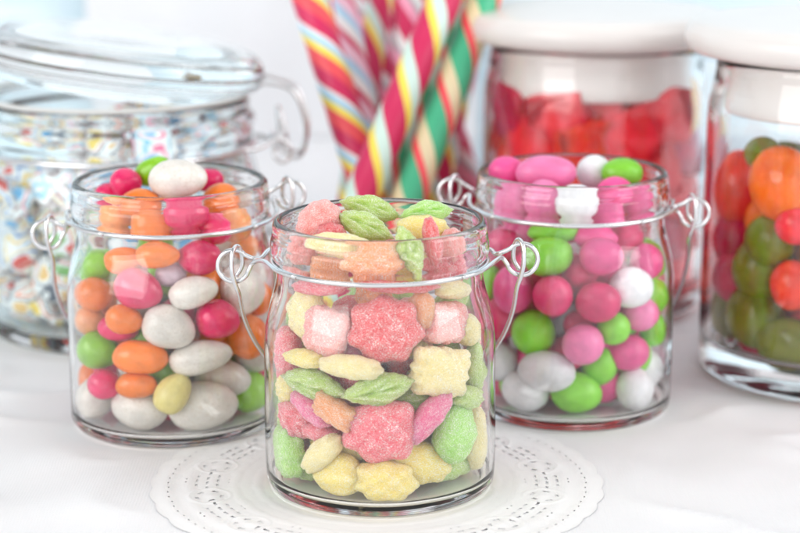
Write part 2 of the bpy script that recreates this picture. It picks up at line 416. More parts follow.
# ------------------------------------------------------------------ left jar: sugar eggs
#  colour, px, py, a, b, rot, depth (None: against the glass, number: cm behind the axis plane), label
LEFT = [
 ('white',178,179,30,20,6,-.6,'large off-white sugar egg on top of the heap, above the jar rim'),
 ('lime',153,171,20,14,25,.9,'lime sugar egg peeping out behind the topmost white egg'),
 ('magenta',126,183,16,15,10,.6,'raspberry sugar egg left of the topmost white egg'),
 ('magenta',109,195,14,12,0,.9,'raspberry sugar egg at the back left just under the rim'),
 ('orange',141,205,21,17,-5,-1.2,'orange sugar egg under the rim, left of the centre raspberry one'),
 ('orange',222,200,18,19,60,-.4,'orange sugar egg at the rim right of the topmost white egg'),
 ('white',246,198,17,13,0,.7,'white sugar egg at the back right of the jar mouth'),
 ('magenta',209,180,15,12,0,1.6,'raspberry sugar egg behind the topmost white egg, right side'),
 ('magenta',186,214,23,16,0,-1.9,'raspberry sugar egg in the jar neck directly below the topmost white egg'),
 ('orange',153,226,22,16,-8,-1.7,'orange sugar egg in the jar neck above the wire, left of centre'),
 ('magenta',212,228,20,15,-10,-1.4,'raspberry sugar egg behind the neck wire, right of centre'),
 ('peach',116,217,18,17,0,-1.0,'peach sugar egg in the jar neck at the far left'),
 ('peach',245,225,16,17,0,-1.0,'peach sugar egg in the jar neck at the right'),
 ('lime',98,265,15,15,0,None,'lime sugar egg at the left shoulder of the jar below the wire'),
 ('orange',126,260,21,14,5,None,'orange sugar egg below the wire, beside the left lime one'),
 ('orange',158,255,22,14,0,None,'orange sugar egg just below the front of the neck wire'),
 ('magenta',199,257,22,18,0,None,'raspberry sugar egg just below the wire, right of centre'),
 ('peach',262,245,15,15,0,None,'peach sugar egg at the right shoulder just below the wire'),
 ('magenta',139,289,25,20,-15,None,'raspberry sugar egg behind the window reflection on the jar'),
 ('lilac',171,274,16,12,0,-1.9,'grey lilac sugar egg set back between two raspberry ones'),
 ('white',193,292,25,16,14,None,'slim white sugar egg in the upper middle, above a raspberry one'),
 ('white',241,290,22,26,8,None,'upright white sugar egg at the upper right behind the wire loop'),
 ('orange',95,293,19,18,0,None,'orange sugar egg at the left edge under the lime one'),
 ('orange',125,319,19,15,-8,None,'orange sugar egg in the middle left, in front of a raspberry one'),
 ('peach',91,320,16,15,0,None,'peach sugar egg at the left glass edge, halfway up'),
 ('magenta',119,328,21,14,-5,-2.2,'raspberry sugar egg half hidden under an orange one at the left'),
 ('white',169,327,27,22,-20,None,'round white sugar egg in the very middle of the jar'),
 ('magenta',217,319,22,20,-10,None,'round raspberry sugar egg right of the middle white one'),
 ('orange',247,336,20,23,0,None,'orange sugar egg at the right edge beside the bail wire'),
 ('orange',265,297,14,18,0,None,'orange sugar egg at the far right edge above another orange one'),
 ('lime',99,350,21,19,-10,None,'lime sugar egg at the left edge, lower half of the jar'),
 ('orange',141,357,28,18,-5,None,'waisted orange sugar egg with a bright highlight, lower left of centre'),
 ('white',200,357,32,17,12,None,'long white sugar egg tilted up to the right, lower middle'),
 ('white',222,378,29,20,-10,None,'white sugar egg under the long tilted white one'),
 ('magenta',258,371,16,18,0,None,'raspberry sugar egg at the right edge, lower half'),
 ('orange',86,378,13,17,0,None,'orange sugar egg at the lower left glass edge'),
 ('magenta',106,384,17,15,-5,None,'small raspberry sugar egg at the lower left above the bottom row'),
 ('orange',137,385,21,14,0,None,'small orange sugar egg above the bottom row, left of the yellow one'),
 ('yellow',173,393,22,17,55,None,'pale yellow sugar egg, the only yellow one, near the bottom'),
 ('white',96,412,18,21,0,None,'white sugar egg in the bottom row at the left glass edge'),
 ('white',141,420,29,23,-12,None,'large white sugar egg in the bottom row left of the yellow one'),
 ('white',203,417,35,25,12,None,'largest speckled white sugar egg in the bottom row'),
 ('lime',252,405,21,22,0,None,'lime sugar egg in the bottom row at the right'),
]
RIGHT = [
 ('pink',506,171,19,15,0,.3,'pink round sweet at the left of the jar mouth, above the rim'),
 ('light_pink',546,173,31,18,0,.0,'wide light pink sweet on top of the heap'),
 ('white',594,172,18,17,0,.8,'white sweet on top between pink and lime ones'),
 ('lime',622,173,21,15,0,.6,'lime sweet on top at the right of the jar mouth'),
 ('pink',615,193,19,17,0,-.6,'pink sweet under the topmost lime one'),
 ('light_pink',515,203,20,21,0,-1.0,'light pink sweet in the left of the jar neck'),
 ('light_pink',545,201,21,22,0,-1.8,'light pink sweet in the jar neck left of the white one'),
 ('white',577,203,22,19,0,-1.9,'white sweet in the middle of the jar neck above the wire'),
 ('pink',641,201,18,18,0,-.5,'pink sweet at the right of the jar neck'),
 ('pink',607,214,17,14,0,-1.7,'pink sweet low in the jar neck, right of the white one'),
 ('lime',552,233,26,12,0,-2.1,'lime sweet behind the neck wire, mostly hidden'),
 ('magenta',503,243,20,16,0,None,'deep pink sweet at the left shoulder just below the wire'),
 ('pink',596,238,22,14,0,-2.0,'pink sweet behind the neck wire right of the lime one'),
 ('lime',549,256,25,20,5,None,'large lime sweet below the front of the wire'),
 ('lime',490,281,14,19,0,None,'lime sweet at the left edge behind the front jar'),
 ('pink',514,289,20,25,0,None,'tall pink sweet behind the front jar wire loop'),
 ('magenta',553,295,20,21,0,None,'round deep pink sweet at the upper left of centre'),
 ('magenta',580,272,18,17,0,-2.2,'deep pink sweet set back right of the large lime one'),
 ('pink',601,256,22,19,0,None,'pink sweet at the upper right below the wire'),
 ('magenta',598,302,23,21,-10,None,'large deep pink sweet in the middle of the upper half'),
 ('white',630,287,22,21,0,None,'white sweet at the right shoulder under the window reflection'),
 ('pink',645,262,16,18,0,None,'pink sweet at the right shoulder above the white one'),
 ('light_pink',639,313,19,18,0,None,'light pink sweet at the right, under the shoulder'),
 ('magenta',579,325,16,15,0,-1.9,'deep pink sweet deep in the gap at the centre'),
 ('lime',534,332,22,23,0,None,'round lime sweet at the left centre of the jar'),
 ('light_pink',583,344,21,21,0,None,'light pink sweet in the very centre of the jar'),
 ('lime',613,328,17,17,0,-2.1,'lime sweet set back right of the centre'),
 ('lime',655,329,14,18,0,None,'lime sweet at the right glass edge halfway up'),
 ('lime',630,355,22,21,10,None,'round lime sweet at the right, lower half'),
 ('magenta',502,318,17,22,0,None,'deep pink sweet at the left edge halfway up'),
 ('magenta',506,361,19,21,0,None,'deep pink sweet at the left edge, lower half'),
 ('white',547,371,29,21,-8,None,'oval white sweet at the lower left'),
 ('pink',602,382,22,21,-30,None,'pink sweet at the lower right of centre'),
 ('white',640,393,27,24,25,None,'large white sweet at the bottom right'),
 ('white',526,405,24,21,-15,None,'white sweet in the bottom row at the left'),
 ('lime',576,405,26,21,-5,None,'lime sweet in the middle of the bottom row'),
 ('magenta',499,399,15,21,0,None,'deep pink sweet in the bottom left corner'),
 ('pink',657,358,13,17,0,None,'pink sweet at the right glass edge, lower half'),
 ('lime',514,384,15,14,0,-2.0,'lime sweet half hidden between white and deep pink ones, lower left'),
]
def fill_jar(rows, J, meshes, mats, name, cat, group, hid, nhid, rad, cols, ztop, seed):
    fixed = []; items = []
    for i, (col, px, py, a, b_, rot, dep, lab) in enumerate(rows):
        if dep is None:
            q = on_plane(px, py, J[1]-2.4); s = px_per_cm(q); c_ = .92*min(a, b_)/s
            zz = min(6.6, max(.6, q.z)); p = on_cyl(px, py, J, rin_small(zz)-c_-.03); s = px_per_cm(p)
            p.z = max(p.z, BASE_Z+.27+b_/s*.9)
        else:
            p = on_plane(px, py, J[1]+dep); s = px_per_cm(p); c_ = .92*min(a, b_)/s
            v = Vector((p.x-J[0], p.y-J[1])); mx = rin_small(p.z)-max(a, b_)/s*.97
            if v.length > mx and abs(p.x-J[0]) > .2 and p.z < 8.3: v = v*(mx/v.length); p.x, p.y = J[0]+v.x, J[1]+v.y
        tl = (random.uniform(-12, 12), 0, random.uniform(-8, 8))
        items.append(dict(p=p, semi=(a/s, c_, b_/s), M=orient(rot, tl), rot=rot, tl=tl, i=i, col=col, lab=lab, free=8.0+BASE_Z, pri=3 if (col == 'yellow' or (px, py) in ((547, 371), (147, 357), (440, 371), (382, 429))) else 0))
    arrange(items, J, rin_small, BASE_Z+.27, 1.0)
    for it in items:
        i = it['i']; sm_ = it['semi']
        candy(name, meshes[(i*7+i//3) % 4], mats[it['col']], it['p'], sm_, it['rot'], it['lab'], cat, group, tilt=it['tl'])
        fixed.append((*it['p'], sum(sm_)/3))
    P = pack(nhid, rad, J, 3.3, BASE_Z+.3, ztop, fixed, seed=seed)
    for i, p in enumerate(P):
        p[1] = max(p[1], J[1]-1.5 if p[2] < 6.4 else J[1]-.6)
        lim = rin_small(p[2])-rad
        v = np.array([p[0]-J[0], p[1]-J[1]]); l = np.linalg.norm(v)
        if l > lim: p[:2] = np.array(J)+v*lim/l
        col = cols[i % len(cols)]
        k = rad
        candy(name, meshes[i % 4], mats[col], p, (k*1.12, k*.95, k*.95), random.uniform(0, 180), hid % col.replace('_', ' '), cat, group, tilt=(random.uniform(-60, 60), 0, random.uniform(-60, 60)))
fill_jar(LEFT, JL, EGGM, EGG, 'sugar_egg', 'candy', 'sugar eggs in the left small jar', '%s sugar egg buried at the back of the jar of glossy eggs', 62, .66, ['white','orange','magenta','lime','white','orange','peach','magenta'], 7.0, 11)
fill_jar(RIGHT, JR, BALM, BAL, 'round_sweet', 'candy', 'satin round sweets in the right small jar', '%s round sweet buried at the back of the satin sweets jar', 66, .66, ['magenta','lime','pink','magenta','white','magenta','pink'], 7.0, 12)

# ------------------------------------------------------------------ front jar: sugared gummies
#  colour, kind, px, py, a, b, rot, depth, thickness cm, tilt, label
FRONT = [
 ('pale_pink','slice',320,222,24,21,35,-.3,.55,10,'pale pink sugared gummy wedge standing at the left of the jar mouth'),
 ('red','berry',331,232,14,9,0,-.9,.35,20,'small red sugared gummy piece next to the pale pink wedge at the mouth'),
 ('green','leaf',371,209,31,14,-14,.5,.35,-25,'green sugared leaf gummy lying highest at the back of the jar mouth'),
 ('green','leaf',364,226,30,15,-22,-.5,.38,-20,'green sugared leaf gummy in the middle of the jar mouth'),
 ('bright_green','leaf',427,213,27,13,8,.3,.40,-20,'pale green sugared leaf gummy at the right of the jar mouth'),
 ('yellow','slice',422,228,26,13,0,-.2,.4,10,'yellow sugared gummy peeping out between the green leaves at the mouth'),
 ('cream','slice',342,246,35,13,-8,-1.9,.4,0,'cream yellow sugared gummy slice pressed to the neck glass at the left'),
 ('red','slice',432,243,9,27,8,-1.5,.3,0,'narrow red sugared gummy strip standing in the right of the neck'),
 ('green','leaf',409,251,14,27,20,-2.0,.38,0,'green sugared gummy standing upright in the neck beside the red strip'),
 ('orange','berry',373,262,31,17,0,-2.2,.45,0,'orange red sugared gummy in the neck just above the wire'),
 ('pale_pink','slice',452,246,14,18,0,-.6,.4,0,'pale pink sugared gummy at the back right of the neck'),
 ('pale_pink','berry',300,250,16,17,0,-.6,.45,0,'pale pink sugared gummy at the far left of the neck'),
 ('orange','square',330,268,22,14,-12,-.2,.45,15,'orange sugared gummy set back in the left of the neck, behind the cream slice'),
 ('pale_pink','berry',372,243,24,14,5,.9,.5,25,'pale pink sugared gummy seen between the neck pieces, at the back'),
 ('yellow','square',398,268,26,14,8,.4,.45,10,'yellow sugared gummy low in the neck behind the orange red one'),
 ('pink','berry',446,268,24,14,-8,-.4,.45,10,'pink sugared gummy low in the right of the neck'),
 ('green','drop',318,258,16,14,0,1.0,.45,10,'dusty green sugared gummy at the back left of the neck'),
 ('cream','slice',440,250,20,12,10,1.0,.45,10,'cream sugared gummy at the back right of the neck'),
 ('pink','slice',322,286,30,10,0,None,.4,0,'pink sugared gummy edge under the wire at the left'),
 ('red','slice',395,284,42,9,-2,None,.4,0,'flat red sugared gummy just below the wire front'),
 ('cream','slice',452,290,25,11,0,None,.4,0,'cream sugared gummy under the wire at the right'),
 ('cream','berry',308,313,25,24,10,None,.4,0,'cream sugared gummy behind the reflection on the left shoulder'),
 ('pale_pink','square',328,332,24,27,-20,None,.42,0,'large pale pink sugared gummy left of the red raspberry one'),
 ('red','berry',385,329,36,34,0,None,.55,0,'big red sugared raspberry gummy in the upper middle of the front jar'),
 ('pink','berry',288,350,17,25,0,None,.45,0,'lumpy pink sugared gummy at the left glass edge, upper half'),
 ('orange','slice',421,311,14,22,0,-2.4,.3,0,'orange sugared gummy edge right of the big red raspberry gummy'),
 ('pale_pink','square',443,322,27,22,0,None,.45,0,'pale pink sugared gummy under the reflection at the right shoulder'),
 ('cream','slice',467,330,24,16,-12,None,.4,0,'cream sugared gummy at the right shoulder edge'),
 ('yellow','slice',308,358,22,10,-5,None,.45,0,'small yellow sugared slice at the left above the green leaf'),
 ('magenta','berry',345,352,18,12,0,-2.6,.3,0,'magenta sugared gummy set back under the pale pink one'),
 ('cream','slice',352,367,32,13,-7,None,.40,0,'cream sugared slice between the red raspberry and the green leaves'),
 ('green','leaf',314,384,35,17,-10,None,.42,0,'dusty green sugared leaf gummy at the left, mid height'),
 ('green','leaf',379,388,37,17,14,None,.48,0,'dusty green sugared leaf gummy across the centre'),
 ('cream','square',439,371,31,28,-6,None,.50,0,'squarish cream yellow sugared gummy right of the red raspberry'),
 ('green','drop',475,370,14,26,5,None,.4,0,'green sugared gummy at the right glass edge beside the cream square'),
 ('pink','slice',483,348,11,24,0,None,.3,0,'pink sugared gummy sliver at the right glass edge'),
 ('magenta','slice',313,409,22,11,-35,None,.40,0,'magenta sugared gummy tilted down to the right, left of centre'),
 ('orange','square',336,411,25,14,-30,None,.38,0,'orange yellow sugared gummy left of the big pink raspberry one'),
 ('yellow','berry',290,388,14,15,0,None,.4,0,'small orange yellow sugared gummy at the left glass edge'),
 ('pink','berry',382,429,39,33,5,None,.60,0,'big pink sugared raspberry gummy in the lower middle'),
 ('magenta','slice',429,416,33,14,52,None,.38,0,'magenta sugared gummy slanting up right of the big pink raspberry one'),
 ('green','berry',466,397,20,12,0,None,.4,0,'dusty green sugared gummy behind the slanting magenta one'),
 ('pink','slice',480,408,13,22,0,None,.35,0,'pink sugared gummy at the right glass edge, lower half'),
 ('bright_green','drop',454,435,23,33,10,None,.50,0,'bright green drop-shaped sugared gummy at the lower right'),
 ('green','square',287,414,17,22,0,None,.42,0,'dusty green sugared gummy at the left glass edge above the bright green block'),
 ('bright_green','square',290,450,19,29,0,None,.42,0,'bright green sugared block at the lower left glass edge'),
 ('pink','slice',323,433,19,10,-12,None,.40,0,'small pink sugared slice lying over a pale one at the lower left'),
 ('green','leaf',408,402,26,16,0,-2.3,.3,0,'grey green sugared gummy set back above the big pink raspberry one'),
 ('cream','slice',324,453,25,14,38,None,.38,0,'cream sugared slice tilted up to the right at the lower left'),
 ('yellow','slice',350,447,22,11,-20,-2.7,.3,0,'yellow sugared gummy sliver under the big pink raspberry one'),
 ('yellow','drop',341,479,27,23,0,None,.50,0,'round yellow sugared gummy at the bottom left of centre'),
 ('yellow','berry',385,481,31,22,-4,None,.52,0,'round yellow sugared gummy at the very bottom centre'),
 ('yellow','slice',416,463,37,23,-8,None,.50,0,'wide yellow sugared gummy above the bottom centre one'),
 ('green','slice',447,481,28,14,8,None,.42,0,'green sugared gummy in the bottom right corner'),
 ('cream','slice',482,446,15,34,4,None,.42,0,'tall cream sugared gummy at the lower right glass edge'),
 ('green','slice',311,480,17,12,0,-1.9,.35,0,'dark green sugared gummy sliver at the bottom left'),
]
fixed = []; items = []
for i, (col, kind, px, py, a, b_, rot, dep, th, tl, lab) in enumerate(FRONT):
    if dep is None:
        q = on_plane(px, py, JF[1]-2.6); zz = min(6.6, max(.6, q.z)); p = on_cyl(px, py, JF, rin_small(zz)-th-.06-(.10 if min(a, b_) > 20 else 0)-(i % 3)*.05); s = px_per_cm(p)
        out = (p.x-JF[0], p.y-JF[1], .0); ox = abs(out[0])/3.2
        fs_ = max(.55, math.sqrt(max(0, 1-min(.93, ox)**2)))
        a_ = a/s/fs_ if abs(rot) < 45 or kind == 'berry' else a/s
        a_ = min(a_, a/s*1.5)
        p.z = max(p.z, BASE_Z+.30+b_/s*.8)
    else:
        p = on_plane(px, py, JF[1]+dep); s = px_per_cm(p); out = (0, -1, .15); a_ = a/s
        v = Vector((p.x-JF[0], p.y-JF[1])); mx = 2.86 - .5*a_
        lim = math.sqrt(max(.1, (2.82-.15)**2-(abs(v.x)+a_*.6)**2)) if abs(v.x)+a_*.6 < 2.67 else .1
        if v.y < -lim+th: p.y = JF[1]-lim+th; p = on_plane(px, py, p.y)
    items.append(dict(p=p, semi=(a_, th*.9, b_/s), M=orient(rot, (tl, 0, 0), out), rot=rot, tl=(tl, 0, 0), out=out, i=i, col=col, kind=kind, lab=lab, free=8.0+BASE_Z))
arrange(items, JF, rin_small, BASE_Z+.27, 1.0, soft=.82)
for it in items:
    candy('fruit_gummy', gm(it['kind'], it['i']), GUM[it['col']], it['p'], it['semi'], it['rot'], it['lab'], 'candy', 'sugared fruit gummies in the front jar', tilt=it['tl'], out=it['out'])
    fixed.append((*it['p'], sum(it['semi'])/3*.95))
P = pack(76, .62, JF, 3.3, BASE_Z+.3, 7.1, fixed, seed=5)
gc = ['yellow', 'green', 'pink', 'cream', 'red', 'bright_green', 'orange', 'pale_pink']; gk = ['berry', 'leaf', 'square', 'slice', 'drop']
for i, p in enumerate(P):
    p[1] = max(p[1], JF[1]-(1.35 if p[2] < 6.2 else .9))
    lim = rin_small(p[2])-.66; v = np.array([p[0]-JF[0], p[1]-JF[1]]); l = np.linalg.norm(v)
    if l > lim: p[:2] = np.array(JF)+v*lim/l
    candy('fruit_gummy', gm(gk[i % 5], i), GUM[gc[i % 8]], p, (.74, .42, .64), random.uniform(-90, 90), '%s sugared gummy buried behind the front layer of the gummy jar' % gc[i % 8].replace('_', ' '), 'candy', 'sugared fruit gummies in the front jar', tilt=(random.uniform(-40, 40), 0, random.uniform(-40, 40)), out=(v[0], v[1]-.2, .3))

# ------------------------------------------------------------------ large clip-top jar at the back left
BJ = (-11.0, 74.9)
J = empty('large_clip_jar', (*BJ, BASE_Z), 0, label='large blurred clip-top glass jar with a tilted glass lid, full of wrapped sweets', cat='glass jar')
o_ = spline([(0, .2), (3.5, .18), (4.7, 0), (5.3, .2), (5.6, .8), (5.65, 2), (5.62, 4.5), (5.55, 5.6), (5.3, 6.6), (5.15, 7.1), (5.2, 7.5), (5.35, 7.9), (5.35, 8.3), (5.15, 8.6), (5.12, 9.0), (5.0, 9.15)], 4)
i_ = spline([(4.8, 9.1), (4.75, 8.6), (4.78, 7.3), (5.0, 6.5), (5.25, 5.4), (5.3, 4.0), (5.3, 1.3), (5.0, .75), (3.5, .65), (0, .65)], 4)
link('glass_body', lathe('large_jar_glass', [tuple(p) for p in o_+i_], 120, .03, 5.), GLASS_B, J)
ring = [(5.28*math.cos(2*math.pi*k/100), 5.28*math.sin(2*math.pi*k/100), 7.3) for k in range(100)]
link('neck_wire', tube('neck_wire_big', ring, .13, closed=True), WIRE, J)
lid = lathe('lid_glass', [tuple(p) for p in spline([(0, .25), (3.6, .25), (4.3, .15), (4.6, -.15), (4.75, -.2), (4.8, .1), (5.3, .25), (5.62, .5), (5.66, 1.0), (5.45, 1.45), (5.0, 1.72), (4.3, 1.9), (3.4, 2.0), (1.8, 2.1), (0, 2.12)], 4)], 120, .02, 9.)
lo = link('glass_lid', lid, GLASS_B, J); lo.location = (0, 0, 9.7*U); lo.rotation_euler = (R(-3), R(7.5), 0)
gk_ring = [(5.1*math.cos(2*math.pi*k/100), 5.1*math.sin(2*math.pi*k/100), .12) for k in range(100)]
RUB, _, _ = mat('pale_rubber', (.62,.62,.60), .5)
g_ = link('rubber_seal', tube('rubber_seal', gk_ring, .10, closed=True), RUB, J); g_.location = (0, 0, 9.15*U); g_.rotation_euler = (0, R(0), 0)
cl = link('clamp_wire', tube('clamp_wire', [tuple(p) for p in spline([(5.1, -1.0, 9.6), (5.9, -1.0, 9.75), (6.9, -.9, 9.4), (7.35, -.8, 8.2), (7.3, -.7, 7.2), (6.9, -.5, 6.75), (6.3, -.5, 7.2), (6.0, .2, 7.6), (6.3, .7, 7.2), (6.9, .7, 6.8), (7.3, .8, 7.3), (7.3, .9, 8.2), (6.9, 1.0, 9.3), (5.9, 1.0, 9.75), (5.1, 1.0, 9.7)], 6)], .09), WIRE, J)
link('clamp_loop', tube('clamp_loop', [tuple(p) for p in spline([(4.9, -1.9, 7.3), (5.6, -1.4, 7.3), (6.3, -.7, 7.55), (6.75, -.6, 7.1), (6.5, -.6, 6.6), (6.1, -.5, 6.9), (6.3, -.3, 7.7), (6.2, .6, 8.6), (6.5, .5, 7.3), (5.6, 1.3, 7.3), (4.9, 1.9, 7.3)], 6)], .085), WIRE, J)
link('hinge_wire', tube('hinge_wire', [tuple(p) for p in spline([(-4.9, -1.6, 7.3), (-5.8, -1.2, 7.5), (-6.1, -1.0, 8.6), (-5.9, -.8, 10.1), (-5.2, -.6, 10.7), (-5.2, .6, 10.7), (-5.9, .8, 10.1), (-6.1, 1.0, 8.6), (-5.8, 1.2, 7.5), (-4.9, 1.6, 7.3)], 6)], .12), WIRE, J)

def wrap_mat(name, cols):
    m, nt, b = mat(name, (.85,.85,.84), .35)
    co = coords(nt)
    w = N(nt, 'ShaderNodeTexWave', Scale=.55, Distortion=3.0, Detail=1.5); w.bands_direction = 'DIAGONAL'; nt.links.new(co, w.inputs['Vector'])
    n1 = N(nt, 'ShaderNodeTexNoise', Scale=.95, Detail=.0, Distortion=.5); nt.links.new(co, n1.inputs['Vector'])
    wh = (.86,.86,.85)
    st = [(0, cols[0]), (.34, wh), (.43, cols[1]), (.47, wh), (.54, cols[2]), (.585, wh), (.66, cols[3]), (.76, wh)]
    c = ramp(nt, n1.outputs[0], st, 'CONSTANT')
    nt.links.new(mixc(nt, ramp(nt, w.outputs['Fac'], [(.0, .75), (.25, 1.0)]), wh, c), b.inputs['Base Color'])
    return m
WR_ = [wrap_mat('wrapper_red_blue', [(.75,.06,.04), (.05,.25,.6), (.9,.6,.1), (.1,.4,.7)]),
       wrap_mat('wrapper_yellow_orange', [(.85,.62,.10), (.85,.20,.05), (.10,.12,.16), (.85,.55,.2)]),
       wrap_mat('wrapper_blue_pink', [(.12,.45,.75), (.85,.15,.3), (.2,.55,.75), (.15,.10,.12)]),
       wrap_mat('wrapper_green_red', [(.2,.5,.12), (.8,.08,.05), (.85,.7,.2), (.35,.08,.05)])]
WN = ['red and blue', 'yellow and orange', 'blue and pink', 'green and red']
def wrapped_mesh(k):
    v, fs = ICO[5]; v = v.copy(); x = v[:, 0]*1.55
    body = np.sqrt(np.clip(1-(np.clip(np.abs(x), 0, .82)/.98)**2, .02, 1)); fan = np.clip((np.abs(x)-.86)/.6, 0, 1)
    rad = np.where(np.abs(x) < .82, body, .18+.62*fan)
    l = np.sqrt(v[:, 1]**2+v[:, 2]**2)+1e-6; a = np.arctan2(v[:, 2], v[:, 1])
    cap = np.clip(l/.25, 0, 1)
    pl = 1+.16*fan*np.cos(8*a+k)
    v = np.stack([x, np.cos(a)*rad*pl*cap*np.where(np.abs(x) > .86, .45, .85), np.sin(a)*rad*pl*cap], 1)
    v *= (1+vnoise(v, 2.2, k*4.)*.08)[:, None]
    me = bpy.data.meshes.new('wrapped'); me.from_pydata(v.tolist(), [], fs); me.polygons.foreach_set('use_smooth', [True]*len(fs)); me.update(); return me
WM = [wrapped_mesh(k) for k in range(3)]
P = pack(84, 1.0, BJ, 5.15, BASE_Z+.65, 8.6, [(0, 0, -9, .1)], it=200, seed=21)
cnt = 0
for i, p in enumerate(P):
    v = np.array([p[0]-BJ[0], p[1]-BJ[1]]); l = np.linalg.norm(v); lim = (5.2 if p[2] < 5.5 else 4.65)-.95
    if l > lim: p[:2] = np.array(BJ)+v*lim/l
    k = i % 4
    candy('wrapped_sweet', WM[i % 3], WR_[k], p, (1.0, .95, .95), random.uniform(0, 180), 'blurred white wrapped sweet with %s marks in the large clip-top jar' % WN[k], 'wrapped candy', 'wrapped sweets in the large clip-top jar', tilt=(random.uniform(-90, 90), 0, random.uniform(-50, 50)))

# ------------------------------------------------------------------ canisters at the back right
def canister(cx, cy, r, h, label, seed):
    J = empty('glass_canister', (cx, cy, BASE_Z), 0, label=label, cat='glass canister', group='glass canisters with white stepped lids')
    o_ = spline([(0, .4), (r*.6, .35), (r*.84, 0), (r*.96, .15), (r, .6), (r*1.005, 2), (r*1.005, h*.6), (r, h-2.2), (r*.98, h-1.4), (r*.95, h-.7), (r*.94, h-.25), (r*.92, h-.12)], 4)
    i_ = spline([(r*.89, h-.14), (r*.88, h-.4), (r*.9, h-1.3), (r*.945, h-2.3), (r*.95, h*.6), (r*.95, 2), (r*.92, 1.35), (r*.75, 1.15), (0, 1.1)], 4)
    link('glass_body', lathe('canister_glass', [tuple(p) for p in o_+i_], 120, .02, seed), GLASS, J)
    L = lathe('canister_lid', [(0, h-2.0)]+[tuple(p) for p in spline([(r*.80, h-2.0), (r*.845, h-1.95), (r*.86, h-1.8), (r*.86, h-1.5), (r*.85, h-.9), (r*.86, h-.45), (r*.90, h-.15), (r*1.0, h-.02), (r*1.09, h+.05), (r*1.16, h+.2), (r*1.19, h+.6), (r*1.16, h+1.0), (r*1.05, h+1.25), (r*.6, h+1.38), (r*.3, h+1.4)], 5)]+[(0, h+1.4)], 120)
    link('lid', L, LIDM, J)
    return J
C1, R1, H1 = (7.9, 78.0), 4.48, 10.9
C2, R2, H2 = (15.7, 68.1), 4.75, 11.6
canister(*C1, R1, H1, 'blurred glass canister with white stepped lid packed with red jelly cubes', 3.3)
canister(*C2, R2, H2, 'blurred glass canister cut by the right edge, white stepped lid, big fruit jellies', 6.1)

def cube_mesh(k):
    v, fs = ICO[5]; v = v.copy(); m = np.abs(v).max(axis=1); v = v/(m[:, None]**.68); v *= (1+vnoise(v, 1.2, k*3.)*.12)[:, None]
    me = bpy.data.meshes.new('jelly_cube'); me.from_pydata(v.tolist(), [], fs); me.polygons.foreach_set('use_smooth', [True]*len(fs)); me.update(); return me
CM = [cube_mesh(k) for k in range(3)]
P = pack(100, .92, C1, 4.2, BASE_Z+1.1, 8.3, [(0, 0, -9, .1)], it=200, seed=31)
for i, p in enumerate(P):
    v = np.array([p[0]-C1[0], p[1]-C1[1]]); l = np.linalg.norm(v)
    if l > 3.1: p[:2] = np.array(C1)+v*3.1/l
    q = Vector(p)-CAMP; w = q.dot(F_); X = 400+FPX*q.x/w; Y = 266.5-FPX*q.dot(UP_)/w
    col = ['red', 'red', 'coral', 'red', 'red', 'crimson', 'red'][i % 7]
    if X > 668 and 100 < Y < 150: col = 'yellow'
    elif X < 520 and 130 < Y < 190: col = 'orange'
    candy('jelly_cube', CM[i % 3], JEL[col], p, (1.22, 1.0, 1.18), random.uniform(-20, 20), 'blurred %s jelly cube in the canister behind the satin sweets jar' % col, 'candy', 'jelly cubes in the left canister', tilt=(random.uniform(-20, 20), 0, random.uniform(-20, 20)), out=(v[0], v[1]-.5, 0))
BIG = [
 ('coral',727,187,29,38,-10,'coral red heart-like fruit jelly at the upper left of the right-edge canister'),
 ('orange',784,184,35,40,8,'bright orange fruit jelly at the top of the right-edge canister'),
 ('olive',764,153,24,18,0,'olive green fruit jelly behind the topmost orange one'),
 ('crimson',722,238,28,28,0,'crimson fruit jelly under the coral heart-like one'),
 ('olive',772,240,27,26,0,'dark olive fruit jelly under the bright orange one'),
 ('crimson',736,277,30,26,0,'crimson fruit jelly at the left, halfway down the right-edge canister'),
 ('coral',793,285,22,26,0,'coral fruit jelly at the right frame edge, halfway down'),
 ('olive',757,316,31,34,20,'olive green fruit jelly with a reddish heart at the lower middle'),
 ('olive',729,333,27,32,-20,'olive fruit jelly at the lower left of the right-edge canister'),
 ('olive',789,349,35,26,-5,'yellowish olive fruit jelly at the bottom right frame edge'),
 ('crimson',755,358,22,16,0,'dark crimson fruit jelly low between two olive ones'),
 ('red',796,225,20,20,0,'red fruit jelly at the frame edge below the orange one'),
]
fx = []
for i, (col, px, py, a, b_, rot, lab) in enumerate(BIG):
    s = 28.; c_ = .85*min(a, b_)/s; p = on_cyl(px, py, C2, R2*.945-c_-.05+(-.6 if i in (2, 10) else 0)); s = px_per_cm(p)
    p.z = max(p.z, BASE_Z+1.1+b_/s*.9)
    candy('fruit_jelly', BALM[i % 4], JEL[col], p, (a/s, c_, b_/s), rot, lab, 'candy', 'big fruit jellies in the right canister', out=(p.x-C2[0], p.y-C2[1], 0))
    fx.append((p.x, p.y, p.z, (a+b_)/2/s))
P = pack(60, .95, C2, 4.45, BASE_Z+1.1, 7.3, fx, seed=41)
for i, p in enumerate(P):
    v = np.array([p[0]-C2[0], p[1]-C2[1]]); l = np.linalg.norm(v)
    if l > 3.3: p[:2] = np.array(C2)+v*3.3/l
    col = ['crimson', 'olive', 'red', 'crimson', 'orange'][i % 5]
    candy('fruit_jelly', BALM[i % 4], JEL[col], p, (1.2, 1.0, 1.08), random.uniform(0, 180), '%s fruit jelly buried behind the front ones in the right-edge canister' % col, 'candy', 'big fruit jellies in the right canister')

